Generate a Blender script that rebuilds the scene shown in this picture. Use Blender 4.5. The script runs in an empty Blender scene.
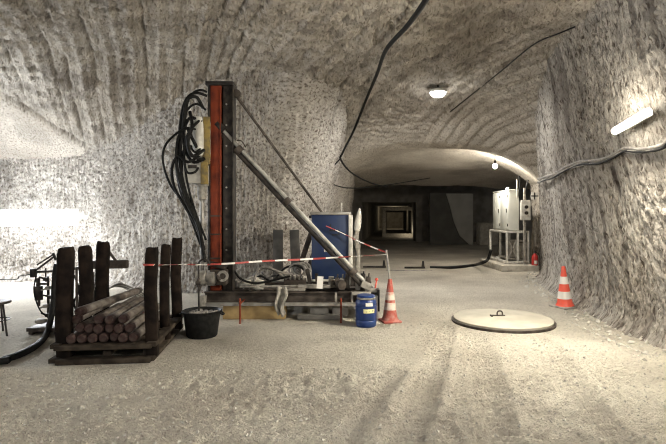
import bpy, math, random
import numpy as np
from mathutils import Vector, Matrix, Euler
random.seed(7)
SC = bpy.context.scene
COL = SC.collection
PI = math.pi
CAMH, FPX, CX, HY = 1.65, 503.0, 333.0, 214.0

def at(px, py, Y):                     # a direction read off the photo, taken out to depth Y in metres
    return ((px-CX)*Y/FPX, Y, CAMH+(HY-py)*Y/FPX)

# ------------------------------------------------------------------ noise
def _hash(ix, iy, seed):
    h = (ix.astype(np.int64)*374761393 + iy.astype(np.int64)*668265263 + seed*1274126177) & 0xffffffff
    h = ((h ^ (h >> 13))*1274126177) & 0xffffffff
    h = h ^ (h >> 16)
    return (h & 0xffff)/65535.0
def vnoise(x, y, seed=0):
    x = np.asarray(x, float); y = np.asarray(y, float)
    ix = np.floor(x); iy = np.floor(y); fx = x-ix; fy = y-iy
    fx = fx*fx*(3-2*fx); fy = fy*fy*(3-2*fy)
    a = _hash(ix, iy, seed); b = _hash(ix+1, iy, seed); c = _hash(ix, iy+1, seed); d = _hash(ix+1, iy+1, seed)
    return (a*(1-fx)+b*fx)*(1-fy) + (c*(1-fx)+d*fx)*fy - .5
def fbm(x, y, o=3, seed=0):
    s = 0; a = 1.0
    for k in range(o):
        s = s + a*vnoise(x*2**k, y*2**k, seed+k*17); a *= .5
    return s
def worley(x, y, seed=0):
    x = np.asarray(x, float); y = np.asarray(y, float); ix = np.floor(x); iy = np.floor(y); d1 = np.full(x.shape, 9.); d2 = d1.copy(); hid = np.zeros(x.shape)
    for i in (-1, 0, 1):
        for j in (-1, 0, 1):
            cx, cy = ix+i, iy+j; px = cx+.15+.7*_hash(cx, cy, seed); py = cy+.15+.7*_hash(cx, cy, seed+9)
            d = (px-x)**2+(py-y)**2; h = _hash(cx, cy, seed+5); m = d < d1
            d2 = np.where(m, d1, np.minimum(d2, d)); hid = np.where(m, h, hid); d1 = np.where(m, d, d1)
    return np.sqrt(d1), np.sqrt(d2), hid
def sstep(a, b, x):
    t = np.clip((x-a)/(b-a), 0, 1); return t*t*(3-2*t)

# ------------------------------------------------------------------ materials
def newmat(name):
    m = bpy.data.materials.new(name); m.use_nodes = True
    nt = m.node_tree; b = nt.nodes['Principled BSDF']
    return m, nt, b
def mat(name, c, rough=.6, metal=0., c2=None, scale=8., bump=0., bscale=40., lo=.4, hi=.62, spec=.4):
    m, nt, b = newmat(name)
    b.inputs['Roughness'].default_value = rough; b.inputs['Metallic'].default_value = metal
    b.inputs['Base Color'].default_value = (*c, 1); b.inputs['Specular IOR Level'].default_value = spec
    tc = nt.nodes.new('ShaderNodeTexCoord')
    if c2:
        n = nt.nodes.new('ShaderNodeTexNoise'); n.inputs['Scale'].default_value = scale; n.inputs['Detail'].default_value = 5
        r = nt.nodes.new('ShaderNodeValToRGB')
        r.color_ramp.elements[0].position = lo; r.color_ramp.elements[0].color = (*c, 1)
        r.color_ramp.elements[1].position = hi; r.color_ramp.elements[1].color = (*c2, 1)
        nt.links.new(tc.outputs['Object'], n.inputs['Vector']); nt.links.new(n.outputs['Fac'], r.inputs['Fac'])
        nt.links.new(r.outputs['Color'], b.inputs['Base Color'])
    if bump:
        n = nt.nodes.new('ShaderNodeTexNoise'); n.inputs['Scale'].default_value = bscale; n.inputs['Detail'].default_value = 4
        bp = nt.nodes.new('ShaderNodeBump'); bp.inputs['Strength'].default_value = bump; bp.inputs['Distance'].default_value = .01
        nt.links.new(tc.outputs['Object'], n.inputs['Vector']); nt.links.new(n.outputs['Fac'], bp.inputs['Height'])
        nt.links.new(bp.outputs['Normal'], b.inputs['Normal'])
    return m
def emis(name, c, s):
    m, nt, b = newmat(name); m.cycles.emission_sampling = 'NONE'
    b.inputs['Base Color'].default_value = (.8, .8, .8, 1)
    b.inputs['Emission Color'].default_value = (*c, 1); b.inputs['Emission Strength'].default_value = s
    return m
def rock(name, light, mid, dark, sc1, sc2, bump1=.06, bump2=.02, stain=(.05, .035, .03), rough=.92, lo=.36, hi=.6):
    # attribute "rc": (u, v) metres over the surface, z = stain mask
    m, nt, b = newmat(name); N = nt.nodes; L = nt.links
    b.inputs['Roughness'].default_value = rough; b.inputs['Specular IOR Level'].default_value = .2
    at_ = N.new('ShaderNodeAttribute'); at_.attribute_name = 'rc'
    sep = N.new('ShaderNodeSeparateXYZ'); L.new(at_.outputs['Vector'], sep.inputs[0])
    cmb = N.new('ShaderNodeCombineXYZ'); L.new(sep.outputs[0], cmb.inputs[0]); L.new(sep.outputs[1], cmb.inputs[1])
    def mp(s):
        k = N.new('ShaderNodeMapping'); k.inputs['Scale'].default_value = (*s, 1); L.new(cmb.outputs[0], k.inputs[0]); return k
    def nz(s, det=4, dist=0.):
        n = N.new('ShaderNodeTexNoise'); n.inputs['Scale'].default_value = 1; n.inputs['Detail'].default_value = det
        n.inputs['Distortion'].default_value = dist; n.inputs['Roughness'].default_value = .6
        L.new(mp(s).outputs[0], n.inputs['Vector']); return n
    n1 = nz(sc1, 5, .3); n2 = nz(sc2, 4); n3 = nz((.5, .5), 3)
    r = N.new('ShaderNodeValToRGB'); e = r.color_ramp.elements
    e[0].position = lo; e[0].color = (*dark, 1); e[1].position = hi; e[1].color = (*light, 1)
    em = e.new((lo+hi)/2-.02); em.color = (*mid, 1)
    L.new(n1.outputs['Fac'], r.inputs['Fac'])
    r2 = N.new('ShaderNodeValToRGB'); r2.color_ramp.elements[0].position = .3; r2.color_ramp.elements[0].color = (.72, .68, .64, 1)
    r2.color_ramp.elements[1].position = .65; r2.color_ramp.elements[1].color = (1.08, 1.06, 1.03, 1)
    L.new(n3.outputs['Fac'], r2.inputs['Fac'])
    mx = N.new('ShaderNodeMix'); mx.data_type = 'RGBA'; mx.blend_type = 'MULTIPLY'; mx.inputs[0].default_value = 1
    L.new(r.outputs['Color'], mx.inputs[6]); L.new(r2.outputs['Color'], mx.inputs[7])
    ms = N.new('ShaderNodeMix'); ms.data_type = 'RGBA'; L.new(sep.outputs[2], ms.inputs[0])
    L.new(mx.outputs[2], ms.inputs[6]); ms.inputs[7].default_value = (*stain, 1)
    L.new(ms.outputs[2], b.inputs['Base Color'])
    b1 = N.new('ShaderNodeBump'); b1.inputs['Strength'].default_value = 1; b1.inputs['Distance'].default_value = bump1
    b2 = N.new('ShaderNodeBump'); b2.inputs['Strength'].default_value = 1; b2.inputs['Distance'].default_value = bump2
    L.new(n1.outputs['Fac'], b1.inputs['Height']); L.new(n2.outputs['Fac'], b2.inputs['Height'])
    L.new(b1.outputs['Normal'], b2.inputs['Normal']); L.new(b2.outputs['Normal'], b.inputs['Normal'])
    return m

M = {}
M['wall'] = rock('rock salt wall', (.70, .675, .64), (.57, .545, .505), (.24, .21, .185), (30, 17), (80, 55), .06, .025, lo=.37, hi=.60)
M['wall_streaked'] = rock('streaked rock salt wall', (.60, .575, .535), (.47, .445, .405), (.17, .145, .125), (36, 8), (80, 30), .06, .025, lo=.37, hi=.60)
M['ceil'] = rock('rock salt roof', (.67, .635, .575), (.56, .525, .47), (.30, .27, .23), (26, 19), (80, 70), .06, .025, lo=.35, hi=.58)
M['floor'] = rock('crushed salt floor', (.76, .725, .64), (.68, .64, .56), (.44, .41, .35), (22, 26), (60, 70), .10, .04, stain=(.36, .33, .28), lo=.30, hi=.58)
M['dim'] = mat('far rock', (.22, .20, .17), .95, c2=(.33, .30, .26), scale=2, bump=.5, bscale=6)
M['salt'] = mat('salt lumps', (.50, .475, .42), .95, c2=(.60, .57, .5), scale=9, bump=.4)
M['red'] = mat('rusty red paint', (.22, .042, .018), .6, c2=(.10, .022, .013), scale=6, bump=.2, lo=.4, hi=.7, spec=.2)
M['black'] = mat('black steel', (.018, .016, .015), .5, c2=(.05, .042, .035), scale=9, bump=.2, spec=.2)
M['iron'] = mat('brown iron', (.045, .037, .031), .6, .3, c2=(.10, .083, .07), scale=7, bump=.3, spec=.2)
M['steel'] = mat('grey steel', (.36, .35, .325), .42, .4, c2=(.24, .225, .20), scale=8, bump=.15)
M['pale_steel'] = mat('pale steel', (.46, .45, .41), .45, .2, c2=(.30, .285, .255), scale=8)
M['dusty'] = mat('dusty grey metal', (.36, .34, .30), .7, .1, c2=(.22, .205, .18), scale=14, bump=.4)
M['pale'] = mat('pale painted metal', (.62, .61, .56), .5, c2=(.48, .46, .41), scale=9, bump=.1)
M['yellow'] = mat('worn yellow paint', (.30, .215, .06), .6, c2=(.17, .13, .06), scale=12, bump=.2)
M['rubber'] = mat('black rubber', (.008, .008, .008), .6, c2=(.016, .016, .015), scale=20, spec=.15)
M['rubber_grey'] = mat('dusty hose', (.16, .15, .14), .7, c2=(.28, .26, .23), scale=12)
M['darkwood'] = mat('tarred timber', (.010, .008, .007), .85, c2=(.024, .017, .013), scale=6, bump=.7, bscale=26, spec=.05)
M['palletwood'] = mat('weathered pallet wood', (.03, .024, .019), .85, c2=(.07, .056, .042), scale=6, bump=.6, bscale=25, spec=.05)
M['timber'] = mat('yellow timber', (.50, .36, .17), .8, c2=(.36, .25, .11), scale=5, bump=.5, bscale=20)
M['greywood'] = mat('grey board', (.10, .095, .085), .85, c2=(.15, .14, .125), scale=5, bump=.4)
M['rod'] = mat('rod casing', (.21, .185, .16), .5, .2, c2=(.085, .065, .053), scale=9, bump=.3)
M['rodred'] = mat('red rod end', (.036, .014, .012), .8, c2=(.06, .04, .032), scale=18, bump=.3)
M['blue'] = mat('dark blue paint', (.012, .026, .085), .45, c2=(.017, .032, .078), scale=5, bump=.05)
M['bluep'] = mat('blue plastic', (.010, .032, .145), .38, c2=(.016, .04, .13), scale=7)
M['orange'] = mat('red orange plastic', (.85, .11, .065), .5, c2=(.75, .13, .09), scale=12)
M['oldred'] = mat('faded red plastic', (.36, .075, .055), .7, c2=(.40, .22, .18), scale=16, lo=.42, hi=.72)
M['oldwhite'] = mat('dirty white band', (.60, .52, .45), .7, c2=(.45, .22, .17), scale=11, lo=.5, hi=.7)
M['white'] = mat('white band', (.78, .76, .72), .5)
M['cab'] = mat('cabinet enamel', (.70, .71, .66), .42, c2=(.64, .65, .6), scale=3)
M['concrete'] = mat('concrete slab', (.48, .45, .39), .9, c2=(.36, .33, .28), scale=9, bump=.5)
M['disc'] = mat('salt dusted plate', (.50, .465, .385), .85, c2=(.42, .39, .32), scale=3.2, bump=.3, bscale=60)
M['fire'] = mat('extinguisher red', (.42, .03, .025), .35)
M['label'] = mat('white label', (.75, .75, .7), .6, c2=(.55, .56, .52), scale=30)
M['ylabel'] = mat('yellow label', (.72, .68, .36), .6, c2=(.3, .3, .2), scale=40, lo=.55, hi=.62)
M['cloth'] = mat('grey rag', (.25, .24, .21), .95, c2=(.38, .36, .32), scale=16, bump=.5)
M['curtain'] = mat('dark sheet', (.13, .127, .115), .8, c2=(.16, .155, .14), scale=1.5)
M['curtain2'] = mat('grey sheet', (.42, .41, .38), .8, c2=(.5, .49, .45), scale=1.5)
M['plug'] = mat('dark plug', (.02, .02, .022), .5)
M['tube_cool'] = emis('cool tube', (.88, .94, 1.), 7)
M['tube_warm'] = emis('warm tube', (1., .95, .80), 7)
M['tube_back'] = emis('neutral tube', (1., .97, .92), 7)
M['fill_tube_left'] = emis('white tube', (.9, .95, 1.), 7)
M['bulk'] = emis('ceiling lamp glass', (1., .96, .88), 7)
M['bulb'] = emis('bulb glass', (1., .93, .8), 7)

def tape_mat():
    m, nt, b = newmat('red and white tape'); N = nt.nodes; L = nt.links
    a = N.new('ShaderNodeAttribute'); a.attribute_name = 'rc'
    s = N.new('ShaderNodeSeparateXYZ'); L.new(a.outputs['Vector'], s.inputs[0])
    d = N.new('ShaderNodeMath'); d.operation = 'MULTIPLY'; d.inputs[1].default_value = 2.6; L.new(s.outputs[0], d.inputs[0])
    f = N.new('ShaderNodeMath'); f.operation = 'FRACT'; L.new(d.outputs[0], f.inputs[0])
    g = N.new('ShaderNodeMath'); g.operation = 'GREATER_THAN'; g.inputs[1].default_value = .5; L.new(f.outputs[0], g.inputs[0])
    mx = N.new('ShaderNodeMix'); mx.data_type = 'RGBA'; L.new(g.outputs[0], mx.inputs[0])
    mx.inputs[6].default_value = (.42, .07, .06, 1); mx.inputs[7].default_value = (.8, .77, .72, 1)
    L.new(mx.outputs[2], b.inputs['Base Color']); b.inputs['Roughness'].default_value = .45
    return m
M['tape'] = tape_mat()

# ------------------------------------------------------------------ builders
def tag(o, label=None, cat=None, group=None, kind=None):
    if label: o['label'] = label
    if cat: o['category'] = cat
    if group: o['group'] = group
    if kind: o['kind'] = kind
    return o
def thing(name, loc, label, cat, rz=0., group=None):
    o = bpy.data.objects.new(name, None); COL.objects.link(o)
    o.location = loc; o.rotation_euler = (0, 0, rz); o.empty_display_size = .1
    return tag(o, label, cat, group)
def root_of(o):
    while o.parent: o = o.parent
    return o
class MB:
    def __init__(s): s.v = []; s.f = []; s.rc = None
    def add(s, vs, fs):
        k = len(s.v); s.v += [tuple(v) for v in vs]; s.f += [tuple(i+k for i in f) for f in fs]; return s
    def box(s, c, d, rot=None, taper=1.):
        x, y, z = d[0]/2, d[1]/2, d[2]/2
        vs = [Vector((sx*x*(taper if sz > 0 else 1), sy*y*(taper if sz > 0 else 1), sz*z)) for sz in (-1, 1) for sy in (-1, 1) for sx in (-1, 1)]
        if rot is not None:
            R = rot if isinstance(rot, Matrix) else Euler(rot).to_matrix()
            vs = [R @ v for v in vs]
        c = Vector(c)
        return s.add([v+c for v in vs], [(0, 2, 3, 1), (4, 5, 7, 6), (0, 1, 5, 4), (2, 6, 7, 3), (0, 4, 6, 2), (1, 3, 7, 5)])
    def bar(s, a, b, w, h, up=(0, 0, 1)):          # a box running from a to b
        a, b = Vector(a), Vector(b); d = b-a; L = d.length; x = d.normalized(); u = Vector(up)
        y = u.cross(x)
        if y.length < 1e-4: y = Vector((1, 0, 0)).cross(x)
        y.normalize(); z = x.cross(y)
        return s.box((a+b)/2, (L, w, h), Matrix((x, y, z)).transposed())
    def ibar(s, a, b, w, h, t, up=(0, 0, 1)):      # an I beam from a to b
        a, b = Vector(a), Vector(b); x = (b-a).normalized(); u = Vector(up); y = u.cross(x).normalized(); z = x.cross(y)
        s.bar(a+z*(h/2-t/2), b+z*(h/2-t/2), w, t, up); s.bar(a-z*(h/2-t/2), b-z*(h/2-t/2), w, t, up); s.bar(a, b, t, h-2*t, up)
        return s
    def tube(s, pts, r, n=8, cap=True, smooth=True, closed=False):
        pts = [Vector(p) for p in pts]
        if smooth and len(pts) > 2: pts = spline(pts)
        rr = r if callable(r) else (lambda t: r)
        m = len(pts); k0 = len(s.v); prev = None
        for i, p in enumerate(pts):
            t = (pts[min(i+1, m-1)]-pts[max(i-1, 0)]).normalized()
            if prev is None:
                a = Vector((0, 0, 1)) if abs(t.z) < .9 else Vector((1, 0, 0)); nrm = t.cross(a).normalized()
            else:
                nrm = (prev-t*prev.dot(t)).normalized()
            prev = nrm; bn = t.cross(nrm); R = rr(i/(m-1))
            for j in range(n):
                a = 2*PI*j/n; s.v.append(tuple(p+nrm*math.cos(a)*R+bn*math.sin(a)*R))
        for i in range(m-1):
            for j in range(n):
                a = k0+i*n+j; b = k0+i*n+(j+1) % n; s.f.append((a, b, b+n, a+n))
        if cap:
            s.f.append(tuple(k0+j for j in reversed(range(n)))); s.f.append(tuple(k0+(m-1)*n+j for j in range(n)))
        return s
    def cyl(s, a, b, r, n=16, r2=None):
        r2 = r if r2 is None else r2
        return s.tube([a, b], lambda t: r+(r2-r)*t, n, smooth=False)
    def lathe(s, prof, c=(0, 0, 0), n=28, R=None):   # profile (radius, z) from bottom to top
        k0 = len(s.v); c = Vector(c)
        for r, z in prof:
            for j in range(n):
                a = 2*PI*j/n; v = Vector((r*math.cos(a), r*math.sin(a), z))
                if R is not None: v = R @ v
                s.v.append(tuple(v+c))
        for i in range(len(prof)-1):
            for j in range(n):
                a = k0+i*n+j; b = k0+i*n+(j+1) % n; s.f.append((a, b, b+n, a+n))
        s.f.append(tuple(k0+j for j in reversed(range(n)))); e = k0+(len(prof)-1)*n; s.f.append(tuple(e+j for j in range(n)))
        return s
    def ball(s, c, r, n=10, m=7, sq=(1, 1, 1), jit=0.):
        k0 = len(s.v); c = Vector(c)
        s.v.append(tuple(c+Vector((0, 0, -r*sq[2]))))
        for i in range(1, m):
            p = -PI/2+PI*i/m
            for j in range(n):
                a = 2*PI*j/n; q = r*(1+jit*(random.random()-.5))
                s.v.append((c.x+q*sq[0]*math.cos(p)*math.cos(a), c.y+q*sq[1]*math.cos(p)*math.sin(a), c.z+q*sq[2]*math.sin(p)))
        s.v.append(tuple(c+Vector((0, 0, r*sq[2])))); e = len(s.v)-1
        for j in range(n):
            s.f.append((k0, k0+1+(j+1) % n, k0+1+j)); s.f.append((e, e-n+j, e-n+(j+1) % n))
        for i in range(m-2):
            for j in range(n):
                a = k0+1+i*n+j; b = k0+1+i*n+(j+1) % n; s.f.append((a, b, b+n, a+n))
        return s
    def build(s, name, m, parent=None, world=False, smooth=True, bevel=0., loc=None):
        vs = s.v
        if world and parent is not None:
            o0 = root_of(parent).location; vs = [(v[0]-o0.x, v[1]-o0.y, v[2]-o0.z) for v in vs]
        if loc is not None: vs = [(v[0]-loc[0], v[1]-loc[1], v[2]-loc[2]) for v in vs]
        me = bpy.data.meshes.new(name); me.from_pydata(vs, [], s.f); me.update()
        if s.rc is not None:
            a = me.attributes.new('rc', 'FLOAT_VECTOR', 'POINT'); a.data.foreach_set('vector', np.array(s.rc, dtype=np.float32).ravel())
        me.materials.append(M[m] if isinstance(m, str) else m)
        o = bpy.data.objects.new(name, me); COL.objects.link(o)
        if loc is not None: o.location = loc
        if parent is not None: o.parent = parent
        if bevel:
            b = o.modifiers.new('bevel', 'BEVEL'); b.width = bevel; b.segments = 2; b.limit_method = 'ANGLE'
        if smooth:
            me.shade_smooth()
            e = o.modifiers.new('split', 'EDGE_SPLIT'); e.split_angle = math.radians(38)
        return o
def spline(p, k=8):
    out = []
    q = [p[0]]+list(p)+[p[-1]]
    for i in range(1, len(q)-2):
        a, b, c, d = q[i-1], q[i], q[i+1], q[i+2]
        for j in range(k):
            t = j/k
            out.append(.5*((2*b)+(c-a)*t+(2*a-5*b+4*c-d)*t*t+(3*b-a-3*c+d)*t**3))
    out.append(p[-1]); return out
def copy_tree(o, parent=None):
    c = o.copy(); COL.objects.link(c)
    if parent is not None: c.parent = parent
    for ch in list(o.children): copy_tree(ch, c)
    return c

def grid(name, P, rc, m, flip=False):
    n, k, _ = P.shape
    me = bpy.data.meshes.new(name)
    idx = np.arange(n*k).reshape(n, k)
    q = np.stack([idx[:-1, :-1], idx[1:, :-1], idx[1:, 1:], idx[:-1, 1:]], -1).reshape(-1, 4)
    if flip: q = q[:, ::-1]
    me.vertices.add(n*k); me.vertices.foreach_set('co', P.astype(np.float32).ravel())
    me.loops.add(q.size); me.loops.foreach_set('vertex_index', q.astype(np.int32).ravel())
    me.polygons.add(len(q)); me.polygons.foreach_set('loop_start', np.arange(0, q.size, 4, dtype=np.int32))
    try: me.polygons.foreach_set('loop_total', np.full(len(q), 4, dtype=np.int32))
    except Exception: pass
    me.update(calc_edges=True); me.validate()
    a = me.attributes.new('rc', 'FLOAT_VECTOR', 'POINT'); a.data.foreach_set('vector', rc.astype(np.float32).ravel())
    me.materials.append(M[m]); me.shade_smooth()
    o = bpy.data.objects.new(name, me); COL.objects.link(o); o['kind'] = 'structure'
    return o

# ------------------------------------------------------------------ the cavern
def chaikin(p, k=2):
    p = np.array(p, float)
    for _ in range(k):
        a = p[:-1]*.75+p[1:]*.25; b = p[:-1]*.25+p[1:]*.75
        q = np.empty((2*len(a)+2, p.shape[1])); q[0] = p[0]; q[-1] = p[-1]; q[1:-1:2] = a; q[2:-1:2] = b; p = q
    return p
RIGHT = chaikin([(3.1, -6, .1), (3.5, 0, .12), (3.8, 3.5, .15), (4.15, 6.4, .16), (4.46, 8.8, .145), (4.97, 11.7, .09), (5.4, 13, .05),
                 (6.15, 14.3, .0), (6.35, 15.8, .0), (6.45, 16.6, .0), (7.2, 17.0, 0), (9, 17.2, 0), (13.4, 17.4, 0)])
LEFT = chaikin([(-6.5, -6, .05), (-8.2, 3, .05), (-9.8, 8.5, .05), (-9.9, 12.2, .0), (-8.2, 12.45, .0), (-6.4, 12.55, .0), (-5.7, 12.3, .0),
                (-4.2, 11.2, .0), (-3, 10.6, .0), (-1.9, 10.4, .0), (-1.15, 10.5, .03), (-.95, 10.9, .20), (-.55, 12.5, .24), (.0, 16, .16), (.55, 20, .1),
                (.78, 22.2, .05), (.7, 22.5, 0), (-2, 22.7, 0), (-7, 22.9, 0)])
def wall(name, ctrl, side, z1=5.3):
    d = np.hypot(*np.diff(ctrl[:, :2], axis=0).T); s0 = np.concatenate([[0], np.cumsum(d)])
    ss = [0.]
    while ss[-1] < s0[-1]:
        y = np.interp(ss[-1], s0, ctrl[:, 1]); ss.append(ss[-1]+(.10 if y < 3.5 else .018 if y < 13.5 else .07))
    ss = np.array(ss); x = np.interp(ss, s0, ctrl[:, 0]); y = np.interp(ss, s0, ctrl[:, 1]); ln = np.interp(ss, s0, ctrl[:, 2])
    k = 9; ker = np.ones(k)/k
    tx = np.gradient(x); ty = np.gradient(y)
    txs = np.convolve(np.pad(tx, k//2, 'edge'), ker, 'valid'); tys = np.convolve(np.pad(ty, k//2, 'edge'), ker, 'valid')
    l = np.hypot(txs, tys)+1e-9; nx = -tys/l*side; ny = txs/l*side
    zs = np.arange(-.35, z1, .032)
    S, Z = np.meshgrid(ss, zs, indexing='ij')
    X = np.broadcast_to(x[:, None], S.shape); Y = np.broadcast_to(y[:, None], S.shape)
    D = .11*fbm(S*.35, Z*.35, 2, 3) + .02*fbm(S*2.2, Z*1.1, 2, 11)
    rt = name == 'wall_right'
    cw, cl = (.054, .19) if rt else (.09, .125)      # the picks left columns of short strokes
    A = S/cw+(.9*vnoise(S*.9, Z*.5, 4) if rt else .5*vnoise(S*1.1, Z*.9, 4)+.35*vnoise(S*3, Z*3.1, 8)); co_ = np.floor(A); a = A-co_
    B = Z/cl+5*_hash(co_, co_*0, 21)+.8*vnoise(co_*1.7, Z/cl*.7, 6); ro = np.floor(B); b = B-ro
    hol = (4*a*(1-a))*(1-(2*np.abs(b-.45))**3)
    dep = .35+1.1*_hash(co_, ro, 27)
    patch = .55+.9*np.clip(.5+1.3*vnoise(S*.9, Z*.7, 29), 0, 1)
    D = D - (.045 if rt else .050)*hol*dep*patch + (.030 if rt else .040)*(_hash(co_, ro, 35)-.5) + .035*vnoise(S*8, Z*(2.2 if rt else 7), 31)+.02*vnoise(S*30, Z*14, 33)
    chip = np.clip(_hash(co_, ro, 39)-.25, 0, 1)**1.6*(.85 if rt else .65)*np.clip(.6+1.2*vnoise(S*.7, Z*.6, 28), .15, 1.2)
    # talus: the foot of the wall slopes out on to the floor
    D = D + .22*np.exp(-np.clip(Z, 0, 9)/.16)
    off = ln[:, None]*np.clip(Z, 0, 9)*(.75+.08*np.clip(Z, 0, 9)) + D
    P = np.stack([X+nx[:, None]*off, Y+ny[:, None]*off, Z], -1)
    stain = chip
    if name == 'wall_right':
        # dark brine runs hanging under the cable run, and two brown weathered streaks lower down
        drip = sstep(.05, .34, vnoise(Y*4.2, Z*.35, 41)+.18*vnoise(Y*12, Z*1.2, 42))
        stain = np.maximum(stain, drip*sstep(7.6, 6.9, Y)*sstep(5.2, 6.0, Y)*sstep(2.40, 2.22, Z)*sstep(1.75, 2.1, Z+.25*vnoise(Y*5, Z*0, 3)))
        for (yc, zc, w, h) in ((8.05, 1.75, .30, .62), (7.75, 1.2, .14, .9), (7.95, .75, .2, .3)):
            q = np.exp(-((Y-yc)/w)**2-((Z-zc)/h)**2)
            stain = np.maximum(stain, .85*sstep(.0, .3, vnoise(S*8, Z*2.5, 43)+.12)*q)
        stain = np.maximum(stain, .55*sstep(.16, .36, vnoise(S*5.5, Z*.8, 47)))
    else:
        stain = np.maximum(stain, .30*sstep(.2, .4, vnoise(S*5.5, Z*1.1, 49)))
    return grid(name, P, np.stack([S, Z, stain], -1), 'wall_streaked' if side > 0 else 'wall', flip=(side > 0))
wall_r = wall('wall_right', RIGHT, 1)
wall_l = wall('wall_left', LEFT, -1)
def right_x(Y, z):
    x = np.interp(Y, RIGHT[:, 1], RIGHT[:, 0]); ln = np.interp(Y, RIGHT[:, 1], RIGHT[:, 2]); return x-ln*z*(.75+.08*z)
def on_right(px, py, off=.12):          # the point of the right wall seen at a photo position
    lo, hi = 4.5, 15.
    for _ in range(50):
        Y = (lo+hi)/2; p = at(px, py, Y)
        if p[0] > right_x(Y, p[2])-off: hi = Y
        else: lo = Y
    return Vector(at(px, py, lo))

# direction in which the cutting machine swept the roof
RD = np.array((-.33, .944)); RN = np.array((.944, .33))
def roof(X, Y):
    main = np.interp(Y, [-6, 8, 10, 11.5, 12.6, 13.3, 13.7, 14.1, 16, 19, 22.0, 22.45, 22.75, 26, 30.6], [4.55, 4.55, 4.5, 4.36, 3.96, 3.54, 3.42, 3.64, 3.52, 3.22, 2.96, 2.92, 4.4, 4.4, 4.2])
    rx = np.minimum(np.interp(Y, RIGHT[:, 1], RIGHT[:, 0]), 7.3); rx = np.where(Y > 22.6, 30, rx)
    dR = np.clip(rx-X, 0, 9); main = main-(.4+.65*sstep(10, 12.5, Y))*np.clip(1-dR/2.3, 0, 1)**2.2*sstep(0, 6, Y)*(1-.85*sstep(15, 20, Y))
    lx = np.interp(Y, [10.5, 12.5, 16, 20, 22.2], [-1., -.4, .1, .6, .8]); dl = np.clip(X-lx, 0, 9)
    main = main-.7*np.clip(1-dl/2.4, 0, 1)**2*sstep(11, 14, Y)*(1-.8*sstep(15, 20, Y))*(Y < 22.6)
    rel0, rel1 = X+6.95, Y-10.5
    a = .465*rel0+.885*rel1; c = .885*rel0-.465*rel1
    left = 4.1-.434*a+np.where(c > 0, .1*np.abs(c)**1.85, -.30*np.abs(c)+.10*sstep(.3, 0, -c)*0)
    left = np.clip(left, 2.9, 9)
    k = .12; left = -k*np.log(np.exp(-left/k)+np.exp(-4.62/k))
    w = sstep(-2.2, -.2, X)
    w = np.where(Y > 16, 1, w)
    return left*(1-w)+main*w, c
def build_ceiling():
    xs = np.concatenate([np.arange(-11, -9, .2), np.arange(-9, 6.2, .04), np.arange(6.2, 13.5, .2)])
    ys = np.concatenate([np.arange(-6, 3.5, .2), np.arange(3.5, 13.5, .036), np.arange(13.5, 23.2, .07), np.arange(23.2, 30.8, .4)])
    X, Y = np.meshgrid(xs, ys, indexing='ij')
    H, c = roof(X, Y)
    U = X*RN[0]+Y*RN[1]; V = X*RD[0]+Y*RD[1]
    Uw = U+.12*fbm(U*.6, V*.3, 2, 61)
    dome = sstep(10.5, 12, Y)*sstep(1, 3, X)
    amp = np.where((c < -.05) & (X < -4), .18, 1.)*(1-.75*sstep(12.0, 13.4, Y))*(1-.3*sstep(2.5, 4.5, X))*(1-.45*dome)
    f = Uw/.235; row = np.floor(f); a = f-row; fr = np.abs(a-.5)*2
    # every second or third boundary between passes is a deep broken groove that points up into the roof
    nb = np.floor(f+.5); da = np.abs(f-nb)
    g = np.exp(-(da/.13)**2)*np.where(_hash(nb, nb*0, 70) > .52, 1., .15)*np.clip(.75+1.1*vnoise(nb*3.1, V*1.1, 71)+.8*vnoise(nb*5.3, V*6, 72), 0, 1.6)
    ph = V/.145+_hash(row, row*0, 75)*3+.5*vnoise(row*2.7, V*2, 79); pr_ = np.floor(ph); b = ph-pr_
    cup = (1-fr**2)*(4*b*(1-b))*(.5+.9*_hash(row, pr_, 77))
    D = .15*g + .115*cup + .06*(_hash(row, pr_, 78)-.5) + .03*vnoise(U*8, V*8, 83)+.018*vnoise(U*24, V*24, 89)
    D = D*amp + .14*fbm(X*.5, Y*.5, 2, 93)*(Y < 22)
    # a long furrow where the smooth cove of the left end meets the swept roof
    D = D + .10*np.exp(-(c/.10)**2)*(X < -4)*(Y > 7)
    Z = H+D
    # slow ridge lines in the domed part over the main drift
    Z = Z + (.06*(1-2*np.abs(((U*3.4+.35*vnoise(U, V*.4, 97)) % 1)-.5))**2-.02)*1*sstep(10.5, 12, Y)*sstep(1, 3, X)*sstep(13.7, 13.0, Y)
    stain = np.maximum(.25*sstep(.1, .4, fbm(U*1.1, V*.6, 3, 101)), amp*(np.clip(_hash(row, pr_, 103)-.2, 0, 1)**1.5*.55+.22*_hash(row, row*0, 105)**2))
    grid('ceiling', np.stack([X, Y, Z], -1), np.stack([U, V, stain], -1), 'ceil', flip=True)
build_ceiling()

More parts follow.
